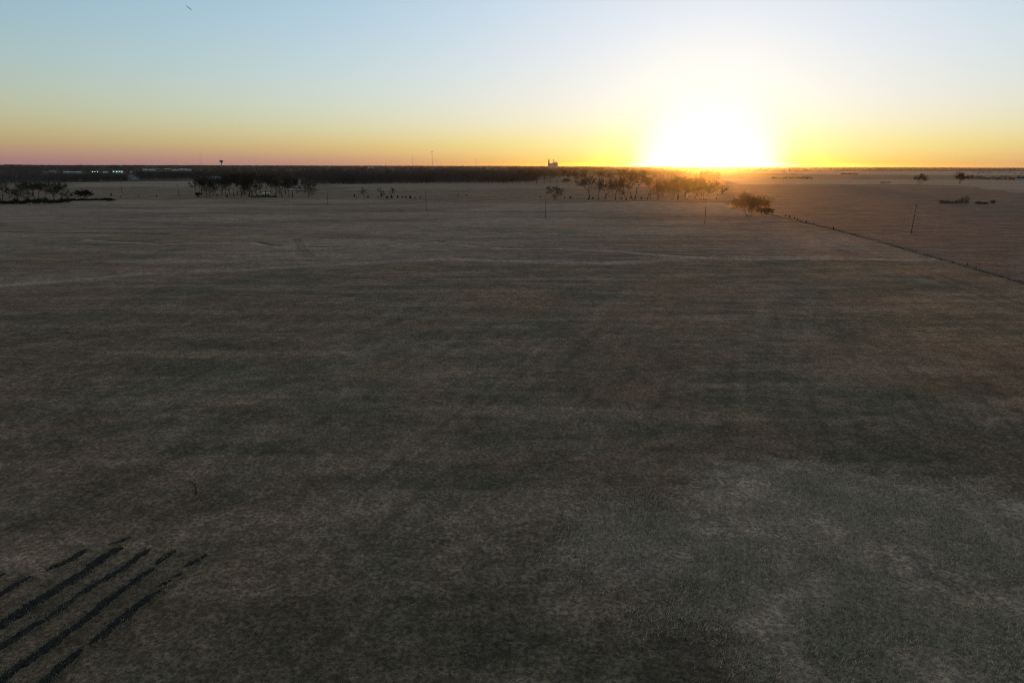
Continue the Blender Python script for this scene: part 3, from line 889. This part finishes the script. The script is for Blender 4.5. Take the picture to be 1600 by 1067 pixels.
# ------------------------------------------------------------------ utility poles
POLE_H = 10.6
pm = MB(); pm.tube([(0, 0, -.6), (0, 0, 3), (0, 0, POLE_H)], [.15, .13, .09], 10, True)
pole_me = pm.mesh('pole', M_POLE, True)
im_ = MB(); im_.tube([(0, 0, POLE_H), (0, 0, POLE_H + .12), (0, 0, POLE_H + .2), (0, 0, POLE_H + .34)], [.03, .03, .08, .05], 8, True)
im_.tube([(.12, 0, POLE_H - 1.4), (.3, 0, POLE_H - 1.4)], [.05, .07], 8, True)
ins_me = im_.mesh('insulator', M_GLASSY)
br = MB(); br.box(-.55, .55, -.05, .05, POLE_H - .75, POLE_H - .63)
brk_me = br.mesh('crossarm', M_POLE)
poles = [(191, 304.2, 'faintest utility pole, farthest left behind the left pasture', 0),
         (280, 310.4, 'utility pole left of the farmyard grove, second from the left', 0),
         (512.5, 322.4, 'utility pole standing between the farmyard grove and the lone small bare tree', 0),
         (666, 330.2, 'utility pole right of the string of dark cedars', 0),
         (852.5, 340.4, 'utility pole in front of the lone spreading tree', 0),
         (1101, 349.4, 'utility pole straight below the sun', 0),
         (1423.5, 365.2, 'tallest-looking utility pole in the right pasture, leaning slightly right', 2.4)]
for px, py, lab, ln in poles:
    x_, y_ = G(px, py); z_ = float(ground_z(np.array([x_]), np.array([y_]))[0])
    t = thing('utility_pole', lab, 'utility pole', (x_, y_, z_), 0, 'utility poles in line across the field')
    t.rotation_euler = (0, R(ln), R(-18))
    link('post', pole_me, t); link('crossarm', brk_me, t); link('insulator', ins_me, t)

# ------------------------------------------------------------------ tall things on the horizon
def at_range(px, D_):
    d = ray(px, 300); L_ = math.hypot(d[0], d[1])
    return (d[0] / L_ * D_, d[1] / L_ * D_)


def mast(px, D_, H, wd, lab, top=False):
    x_, y_ = at_range(px, D_)
    t = thing('radio_mast', lab, 'mast', (x_, y_, 0), .3, 'radio masts on the horizon')
    mb = MB(); h = wd / 2
    c = [(h * math.cos(a), h * math.sin(a)) for a in (0, 2.094, 4.189)]
    for (a, b) in c: mb.tube([(a, b, 0), (a, b, H)], [wd * .12] * 2, 4, True)
    z_ = 0; k = 0
    while z_ < H - wd:
        for j in range(3):
            a = c[j]; b = c[(j + 1) % 3]
            if k % 2: a, b = b, a
            mb.tube([(a[0], a[1], z_), (b[0], b[1], z_ + wd * 1.5)], [wd * .07] * 2, 3)
        z_ += wd * 1.5; k += 1
    mb.obj('lattice_tower', M_STEEL, t)
    for a in (0.5, 2.6, 4.7):
        for f in (.5, .95):
            gy = MB()
            gy.tube([(0, 0, H * f), (H * .5 * math.cos(a), H * .5 * math.sin(a), 0)], [.03, .03], 3)
            gy.obj('guy_wire', M_STEEL, t)
    if top:
        for a in (0, 2.094, 4.189):
            an = MB()
            an.box(1.3 * math.cos(a) - .3, 1.3 * math.cos(a) + .3, 1.3 * math.sin(a) - .3, 1.3 * math.sin(a) + .3, H - 2.5, H + .6)
            an.tube([(0, 0, H - 2), (1.3 * math.cos(a), 1.3 * math.sin(a), H - 1)], [.1, .1], 4)
            an.obj('antenna', M_STEEL, t)


mast(320, 2500, 62, .55, 'faint thin radio mast left of the water tower')
mast(646, 2300, 58, .55, 'shorter radio mast left of the mast with an antenna on top')
mast(676.5, 2000, 61, 1.0, 'tall radio mast with an antenna cluster on top', True)
mast(745, 2200, 44, .5, 'short radio mast between the tall masts and the grain elevator')

x_, y_ = at_range(350.5, 3600)
t = thing('water_tower', 'mushroom-shaped water tower on the horizon left of the farmyard grove', 'water tower', (x_, y_, 0), 0, None, (.85, .85, .97))
mb = MB(); mb.lathe([(4.2, 0), (2.2, 4), (1.7, 8), (1.7, 26), (2.2, 31), (2.6, 33)], 20); mb.obj('stem', M_ROOF, t, True)
mb = MB(); mb.lathe([(2.6, 33), (6.2, 34.2), (9.3, 36.8), (10.4, 39.6), (9.6, 42), (6.6, 43.8), (3, 44.6), (.01, 44.8)], 28); mb.obj('tank', M_ROOF, t, True)
mb = MB(); mb.tube([(0, 0, 44.7), (0, 0, 46)], [.25, .2], 6, True); mb.obj('vent', M_STEEL, t)

x_, y_ = at_range(862.5, 4300)
t = thing('grain_elevator', 'grain elevator of grouped silos and a headhouse on the horizon', 'grain elevator', (x_, y_, 0), -math.atan2(x_, y_))
for sx, r_, h in [(-22, 6, 36), (-10, 6, 36), (2, 6, 38), (14, 6, 38), (26, 6, 38)]:
    mb = MB(); prof = [(r_, 0), (r_, h), (r_ * .98, h + .2), (.3, h + 2)]
    mb.lathe(prof, 18); o = mb.obj('silo', M_CONC, t, True); o.location = (sx, 0, 0)
mb = MB(); mb.box(-26, -18, -5, 5, 36, 56); mb.box(-24.5, -19.5, -3, 3, 56, 60); mb.obj('headhouse', M_CONC, t)
mb = MB(); mb.box(2, 31, -3, 3, 40, 45); mb.obj('gallery', M_PALEMETAL, t)
mb = MB()
for a, b in ((0, 0), (2.2, 0), (0, 2.2), (2.2, 2.2)): mb.tube([(6 + a, -8 + b, 0), (6 + a, -8 + b, 60)], [.35, .35], 4, True)
for k in range(12):
    mb.tube([(6, -8, k * 5), (8.2, -8, k * 5 + 5)], [.2, .2], 3); mb.tube([(8.2, -5.8, k * 5), (6, -5.8, k * 5 + 5)], [.2, .2], 3)
mb.box(5, 9.4, -9, -5, 57, 61); mb.obj('leg_tower', M_STEEL, t)
for q_ in ((-5, -2, 42), (20, -2, 46)):
    mb = MB(); mb.tube([(7, -7, 58), q_], [.5, .5], 6); mb.obj('spout', M_STEEL, t)


# ------------------------------------------------------------------ buildings of the town and farmyard
def building(name, cat, label, px, py, wpx, hpx, depth, wall, roof, group=None, doors=1, windows=3, lamps=0, flat=False, turn=0.0, lampz=.75, lr=.5):
    x_, y_ = G(px, py)
    W = size_at(px, py, wpx); H = size_at(px, py, hpx)
    t = thing(name, label, cat, (x_, y_, 0), -math.atan2(x_, y_) + turn, group)
    x0, x1, y0, y1 = -W / 2, W / 2, 0, depth
    zr = H if flat else H * .68
    mb = MB()
    if flat: mb.box(x0, x1, y0, y1, 0, H * .93)
    else: mb.pent(x0, x1, y0, y1, 0, zr, H - .15)
    mb.obj('wall', wall, t)
    mb = MB()
    if flat: mb.box(x0 - .3, x1 + .3, y0 - .3, y1 + .3, H * .93 + .002, H)
    else: mb.gable(x0, x1, y0, y1, zr - .02, H - .15 + .02)
    mb.obj('roof', roof, t)
    wh = min(1.4, zr * .35)
    for k in range(windows):
        cx = x0 + W * (k + .7) / (windows + .4)
        mb = MB(); mb.box(cx - W * .03 - .3, cx + W * .03 + .3, -.06, .02, zr * .45, zr * .45 + wh); mb.obj('window', M_DARK, t)
    for k in range(doors):
        cx = x0 + W * (k + .35) / doors * .9
        dh = min(zr * .7, 4.2)
        mb = MB(); mb.box(cx - dh * .4, cx + dh * .4, -.08, .02, .02, dh); mb.obj('door', M_ROOF, t)
    for k in range(lamps):
        cx = x0 + W * (k + .5) / lamps
        mb = MB(); mb.box(cx - lr, cx + lr, -.5, -.1, zr * lampz, zr * lampz + lr * 1.2); mb.obj('floodlight', M_LAMP, t)
    return t


TB = 'buildings of the town beyond the left wood'
building('warehouse', 'warehouse', 'long pale warehouse at the town edge, left of the lit buildings', 113, 271.4, 24, 3.4, 30, M_PALEMETAL, M_ROOFP, TB, 2, 4)
building('warehouse', 'warehouse', 'smaller grey warehouse left of the long pale warehouse', 83, 269.8, 9, 3.0, 24, M_PALEMETAL, M_ROOF, TB, 1, 2)
building('shop_building', 'shop', 'low flat building with a lit strip left of the small pale house', 148.5, 270.3, 10, 2.6, 20, M_BRICK, M_ROOF, TB, 1, 2, 3, True, 0, .55, .7)
building('house', 'house', 'small pale house between the two lit town buildings', 165, 272.2, 7, 4.4, 9, M_WHITE, M_ROOFP, TB, 1, 2)
building('factory', 'factory', 'brightest floodlit building of the town at the left', 184.5, 271.6, 15, 4.6, 25, M_PALEMETAL, M_ROOFP, TB, 2, 2, 4, True, 0, .62, .7)
building('shed', 'shed', 'low shed with one lamp right of the brightest floodlit building', 205, 270.0, 4, 3.0, 12, M_PALEMETAL, M_ROOF, TB, 1, 1, 1, False, 0, .55, .8)
building('barn', 'barn', 'broad grey barn at the edge of the dark left wood', 208.5, 280.8, 16, 5.4, 14, M_PALEMETAL, M_ROOF, None, 1, 3)
hs = [(227, 266.6, 8, 2.4, 'pale-roofed house at the left end of the house row below the horizon'),
      (238, 267.0, 9, 2.6, 'wide-roofed house second from the left in the house row'),
      (246.5, 266.4, 6, 2.2, 'small house right of the wide-roofed one in the house row'),
      (262, 266.4, 8, 2.6, 'pale-roofed house in the middle of the house row'),
      (274, 267.0, 10, 2.4, 'long low house right of the middle of the house row'),
      (287, 266.8, 11, 2.8, 'house with the brightest roof in the house row'),
      (297, 266.6, 6, 2.2, 'small house at the right end of the house row')]
for px, py, wpx, hpx, lab in hs:
    building('house', 'house', lab, px, py, wpx, hpx, 12, M_BRICK if px in (246.5, 262) else M_WHITE, M_ROOFP, 'house row below the horizon at the left', 1, 2)
building('barn', 'barn', 'long pale barn half hidden behind the left end of the farmyard grove', 330, 279.8, 30, 4.0, 16, M_PALEMETAL, M_ROOF, None, 2, 3)
building('barn', 'barn', 'small pale barn alone at the far treeline right of the sun', 1228, 269.8, 8, 2.8, 14, M_WHITE, M_ROOFP, None, 1, 1)
building('barn', 'barn', 'low grey-roofed barn at the right edge beside the short low hedge', 1596, 282.6, 16, 2.6, 14, M_PALEMETAL, M_ROOFP, None, 1, 1)
building('barn', 'barn', 'pale barn just left of the first radio mast, below the horizon', 579.5, 263.2, 8, 2.4, 30, M_WHITE, M_ROOFP, None, 1, 1)
building('shed', 'shed', 'white shed of the farmyard seen between the grove trunks', 445.5, 297.4, 5, 4.6, 5, M_WHITE, M_ROOF, None, 1, 1)


def trailer(label, px, py, wpx, hpx):
    x_, y_ = G(px, py); W = size_at(px, py, wpx); H = size_at(px, py, hpx)
    t = thing('trailer', label, 'trailer', (x_, y_, 0), -math.atan2(x_, y_) + .12, 'white trailers parked in the farmyard')
    b = min(.55, H * .3)
    mb = MB(); mb.box(-W / 2, W / 2, -1.2, 1.2, b, H); mb.box(-W / 2 + .3, W / 2 - .3, -1.0, 1.0, H + .002, H + .12); mb.obj('body', M_WHITE, t)
    mb = MB(); mb.box(-W / 2 - 1.3, -W / 2 + .2, -.08, .08, b - .15, b - .02); mb.obj('tow_bar', M_STEEL, t)
    for wx in (W * .12, W * .12 + .9):
        for wy in (-1.3, 1.05):
            mb = MB(); mb.tube([(wx, wy, b * .75), (wx, wy + .25, b * .75)], [b * .75] * 2, 14, True)
            mb.obj('wheel', M_RUBBER, t)


trailer('long white trailer at the right of the farmyard, behind the thick dark trunk', 454, 298.2, 9, 2.8)
trailer('white trailer farthest right in the farmyard, near the crooked tree', 469, 299.0, 9, 3.0)
trailer('low white trailer at the left of the farmyard, behind the dense grove middle', 416, 303.6, 13, 2.2)

# ------------------------------------------------------------------ strips of dark turned soil, lower left
def Z5(*p): return [G(a / 2.9075, 700 + b / 2.9075) for a, b in p]


STRIPS = []


def soil_strip(pts, wd, label, seed, hgt=.05):
    pts = np.array(pts); wd *= 1.12; STRIPS.append((pts, wd)); seg = np.hypot(*(pts[1:] - pts[:-1]).T); cum = np.concatenate([[0], np.cumsum(seg)])
    n = max(int(cum[-1] / .06), 8); s_ = np.linspace(0, cum[-1], n)
    cx = np.interp(s_, cum, pts[:, 0]); cy = np.interp(s_, cum, pts[:, 1])
    tx = np.gradient(cx); ty = np.gradient(cy); l = np.hypot(tx, ty); tx /= l; ty /= l
    m = 17; V_ = []
    taper = np.clip(np.minimum(s_, cum[-1] - s_) / .5, .15, 1) ** .5
    wl = wd / 2 * (.30 + .95 * fbm(s_ / .9, s_ * 0 + seed, seed, 3) + .6 * (vnoise(s_ / .2, s_ * 0, seed + 9) - .36)) * taper
    wr = wd / 2 * (.30 + .95 * fbm(s_ / .9, s_ * 0 + seed + 40, seed + 3, 3) + .6 * (vnoise(s_ / .2, s_ * 0 + 9, seed + 11) - .36)) * taper
    off = (vnoise(s_ / 2.2, s_ * 0 + seed * 3, 12) - .5) * .28
    rows_ = []
    for j in range(m):
        f = j / (m - 1) * 2 - 1
        o_ = off + np.where(f < 0, f * wl, f * wr)
        px_ = cx - ty * o_; py_ = cy + tx * o_
        prof = (1 - abs(f) ** 2.2)
        gz = ground_z(px_, py_) + np.clip((75 - np.hypot(px_, py_)) / 45, 0, 1) * (fbm(px_ / .55, py_ / .55, 21, 3) - .5) * .16
        hz = gz + .012 + hgt * prof * (.1 + 1.7 * fbm(px_ / .16, py_ / .16, 77, 3)) - (.10 if j in (0, m - 1) else 0)
        rows_.append(np.stack([px_, py_, hz], -1))
    V_ = np.stack(rows_, 1).reshape(-1, 3)
    idx = np.arange(n * m).reshape(n, m)
    F_ = np.stack([idx[:-1, :-1], idx[:-1, 1:], idx[1:, 1:], idx[1:, :-1]], -1).reshape(-1, 4)
    F_ = F_[:, ::-1] if True else F_
    tag(link('soil_strip', mesh('soil_strip', V_, F_.copy(), M_SOIL, True)), label, 'soil strip', 'dark soil strips in the near grass')


soil_strip(Z5((562, 457), (500, 482), (400, 545), (300, 622), (200, 682), (100, 746), (0, 815), (-120, 890)), .85, 'widest dark soil strip, top of the four long parallel ones', 1)
soil_strip(Z5((690, 462), (620, 502), (560, 552), (470, 597), (380, 652), (280, 716), (230, 760), (140, 815), (30, 890), (-120, 990)), .62, 'long dark soil strip just below the widest one', 2)
soil_strip(Z5((802, 467), (740, 512), (712, 532)), .55, 'short dark piece of soil at the upper end of the third long strip', 3)
soil_strip(Z5((703, 550), (640, 586), (560, 646), (480, 706), (380, 790), (280, 866), (180, 936), (60, 1026), (-60, 1110)), .66, 'third long dark soil strip from the top', 4)
soil_strip(Z5((930, 484), (880, 515), (838, 540)), .5, 'separate dark piece of soil at the far end of the lowest strip', 5)
soil_strip(Z5((826, 566), (770, 592)), .5, 'short dark soil piece, second from the far end of the lowest strip', 6)
soil_strip(Z5((780, 604), (726, 632)), .5, 'short dark soil piece, third from the far end of the lowest strip', 7)
soil_strip(Z5((722, 646), (650, 700), (560, 775), (490, 828), (405, 888)), .62, 'lowest long dark soil strip, nearest the open grass', 8)
soil_strip(Z5((375, 918), (290, 980), (220, 1046), (150, 1110), (90, 1160)), .6, 'dark soil strip running out at the bottom edge of the view', 9)
soil_strip(Z5((392, 464), (300, 522), (215, 556)), .55, 'faint broken dark soil strip above the widest one', 10, .05)
soil_strip(Z5((135, 586), (60, 632), (0, 668), (-60, 700)), .6, 'short dark soil strip at the left edge above the widest one', 11)
soil_strip(Z5((590, 405), (520, 440)), .35, 'thin dark soil scrap beyond the far end of the widest strip', 12, .04)
soil_strip(Z5((22, 572), (-60, 610)), .5, 'small dark soil patch cut by the left edge of the view', 13)

# fallen branch lying in the grass
bx, by = G(306, 770)
mb = MB()
bz = float(ground_z(np.array([bx]), np.array([by]))[0])
pt = lambda px, py, h: (G(px, py)[0] - bx, G(px, py)[1] - by, h)
mb.tube([pt(307, 774, .05), pt(306, 764, .12), pt(301, 757, .14), pt(288, 753.5, .1), pt(272, 753, .05)], [.05, .042, .032, .02, .01], 6)
mb.tube([pt(304, 761, .12), pt(309, 760, .22)], [.03, .012], 5)
mb.tube([pt(297, 756, .13), pt(296, 751, .25)], [.025, .01], 5)
o = mb.obj('fallen_branch', M_BARK); o.location = (bx, by, bz + .03)
tag(o, 'thin dark fallen branch lying in the grass above the soil strips', 'branch')

# ------------------------------------------------------------------ standing grass close to the camera
def tufts(n, seed, amin, amax, rmin, rmax, hmin, hmax, wfac, patch_only=False):
    rng = np.random.default_rng(seed)
    a = rng.uniform(amin, amax, n); u_ = rng.random(n)
    r_ = rmin * (rmax / rmin) ** u_
    x_ = r_ * np.sin(a); y_ = r_ * np.cos(a)
    inp = in_poly(x_ + (fbm(x_ / 4, y_ / 4, 31, 3) - .5) * 6 + rng.normal(0, 1.3, n), y_ + (fbm(x_ / 4, y_ / 4, 41, 3) - .5) * 6 + rng.normal(0, 1.6, n), P_PATCH)
    dens = fbm(x_ / 3.5, y_ / 3.5, 63, 3)
    keep = (inp == patch_only) & (rng.random(n) < np.where(inp, np.clip(3.2 * (dens - .36), .06, 1) * (.35 + .8 * fbm(x_ / 9, y_ / 9, 64, 2)), .12 + .9 * np.clip(dens - .35, 0, 1)))
    x_, y_, r_, inp = x_[keep], y_[keep], r_[keep], inp[keep]; n = len(x_)
    z_ = ground_z(x_, y_) + np.clip((75 - r_) / 45, 0, 1) * (fbm(x_ / .55, y_ / .55, 21, 3) - .5) * .16
    h = rng.uniform(hmin, hmax, n) * np.where(inp, 1.25, .8)
    t = rng.uniform(0, 6.28, n); wd = h * wfac * rng.uniform(.6, 1.4, n)
    # wind-laid: most lean the same way
    lx = h * (.45 + rng.normal(0, .45, n)); ly = h * (.15 + rng.normal(0, .45, n))
    p0 = np.stack([x_ - np.cos(t) * wd, y_ - np.sin(t) * wd, z_ - .02], -1)
    p1 = np.stack([x_ + np.cos(t) * wd, y_ + np.sin(t) * wd, z_ - .02], -1)
    p2 = np.stack([x_ + lx, y_ + ly, z_ + h * rng.uniform(.5, 1, n)], -1)
    return np.stack([p0, p1, p2], 1).reshape(-1, 3)


edge = []
for pts, wd in STRIPS:
    seg = np.hypot(*(pts[1:] - pts[:-1]).T); cum = np.concatenate([[0], np.cumsum(seg)])
    n = int(cum[-1] * 330); s_ = RNG.uniform(-.3, cum[-1] + .3, n)
    cx = np.interp(s_, cum, pts[:, 0]); cy = np.interp(s_, cum, pts[:, 1])
    tx = np.interp(s_ + .3, cum, pts[:, 0]) - np.interp(s_ - .3, cum, pts[:, 0]); ty = np.interp(s_ + .3, cum, pts[:, 1]) - np.interp(s_ - .3, cum, pts[:, 1])
    l = np.hypot(tx, ty) + 1e-6; tx /= l; ty /= l
    o_ = RNG.choice([-1, 1], n) * (wd * .5 + RNG.normal(0.06, .16, n))
    o_ = np.where(RNG.random(n) < .05, RNG.uniform(-wd / 2, wd / 2, n), o_)
    x_ = cx - ty * o_; y_ = cy + tx * o_
    z_ = ground_z(x_, y_) + np.clip((75 - np.hypot(x_, y_)) / 45, 0, 1) * (fbm(x_ / .55, y_ / .55, 21, 3) - .5) * .16
    h = RNG.uniform(.06, .17, n); t_ = RNG.uniform(0, 6.28, n); wb = h * .13
    edge.append(np.stack([np.stack([x_ - np.cos(t_) * wb, y_ - np.sin(t_) * wb, z_ - .02], -1), np.stack([x_ + np.cos(t_) * wb, y_ + np.sin(t_) * wb, z_ - .02], -1),
                np.stack([x_ + h * RNG.normal(.4, .5, n), y_ + h * RNG.normal(0, .5, n), z_ + h], -1)], 1).reshape(-1, 3))
V_ = np.concatenate([tufts(700000, 5, R(-43), R(43), 24, 110, .06, .16, .13)] + edge)
tag(link('grass', mesh('grass', V_, np.arange(len(V_)).reshape(-1, 3), M_STRAW)), 'dry short grass blades standing in the near field', 'grass', None, 'stuff')
V_ = tufts(620000, 6, R(-12), R(43), 24, 78, .07, .22, .13, True)
tag(link('grass', mesh('grass', V_, np.arange(len(V_)).reshape(-1, 3), M_PALESTRAW)), 'paler taller grass standing in the lower right of the field', 'grass', None, 'stuff')

# rank weeds along the fence line
rng = np.random.default_rng(9)
fp = np.array(FENCE); seg = np.hypot(*(fp[1:] - fp[:-1]).T); cum = np.concatenate([[0], np.cumsum(seg)])
n = 3500
s_ = rng.uniform(0, cum[-1], n); x_ = np.interp(s_, cum, fp[:, 0]) + rng.normal(0, .28, n); y_ = np.interp(s_, cum, fp[:, 1]) + rng.normal(0, .28, n)
z_ = ground_z(x_, y_); h = rng.uniform(.1, .34, n) * (.5 + vnoise(s_ / 4, s_ * 0, 3)); t_ = rng.uniform(0, 6.28, n)
V_ = np.stack([np.stack([x_ - np.cos(t_) * .06, y_ - np.sin(t_) * .06, z_ - .05], -1), np.stack([x_ + np.cos(t_) * .06, y_ + np.sin(t_) * .06, z_ - .05], -1),
               np.stack([x_ + rng.normal(0, .2, n), y_ + rng.normal(0, .2, n), z_ + h], -1)], 1).reshape(-1, 3)
tag(link('weeds', mesh('weeds', V_, np.arange(len(V_)).reshape(-1, 3), M_WEED)), 'line of dark rank weeds along the field boundary on the right', 'weeds', None, 'stuff')

# ------------------------------------------------------------------ contrail of a far aeroplane
D_ = 19000
d = Vector(ray(295.5, 13)).normalized()
m, t_, p = mat('contrail_vapour')
n_ = NT(t_)
tr = n_.n('ShaderNodeBsdfTranslucent'); tr.inputs[0].default_value = c4(.22, .62, 1.0)
di = n_.n('ShaderNodeBsdfDiffuse'); di.inputs[0].default_value = c4(.9, .95, 1.0)
mx = n_.n('ShaderNodeMixShader'); mx.inputs[0].default_value = .45
n_.link(tr.outputs[0], mx.inputs[1]); n_.link(di.outputs[0], mx.inputs[2])
n_.link(mx.outputs[0], t_.nodes['Material Output'].inputs[0])
mb = MB()
# a trough of ice cloud open towards the sun
for i_ in range(9):
    f = i_ / 8; cx, cz = -75 + 135 * f, 55 - 107 * f
    wdt = 17 * math.sin(math.pi * min(max(f, .04), .96)) ** .6
    for j in range(7):
        a_ = math.pi * (j / 6 - .5)
        mb.V.append((cx + wdt * math.sin(a_) * .8, -wdt * math.cos(a_) * .8, cz + wdt * math.sin(a_) * .6))
for i_ in range(8):
    for j in range(6):
        mb.F.append((i_ * 7 + j, i_ * 7 + j + 1, i_ * 7 + 8 + j, i_ * 7 + 7 + j))
o = mb.obj('contrail', m, None, True)
o.location = Vector((0, 0, CAM_H)) + d * D_
tag(o, 'tiny white contrail high in the blue sky at the left', 'contrail')

# ------------------------------------------------------------------ haze
hm = bpy.data.materials.new('haze')
hm.use_nodes = True
hn = hm.node_tree
for a in list(hn.nodes):
    if a.type != 'OUTPUT_MATERIAL': hn.nodes.remove(a)
pv = hn.nodes.new('ShaderNodeVolumePrincipled')
pv.inputs['Color'].default_value = c4(.86, .88, .92)
pv.inputs['Density'].default_value = 1.1e-5
pv.inputs['Anisotropy'].default_value = 0.94
hn.links.new(pv.outputs[0], [a for a in hn.nodes if a.type == 'OUTPUT_MATERIAL'][0].inputs['Volume'])
mb = MB(); mb.box(-20500, 20500, -20500, 20500, -2.5, 67)
o = mb.obj('haze', hm)
tag(o, 'thin evening haze over the plain', 'haze', None, 'stuff')

sc.cycles.filter_width = 0.9
sc.cycles.max_bounces = 5
sc.cycles.volume_bounces = 0
sc.cycles.use_denoising = True
sc.cycles.denoising_input_passes = 'RGB_ALBEDO_NORMAL'
sc.cycles.denoising_prefilter = 'NONE'
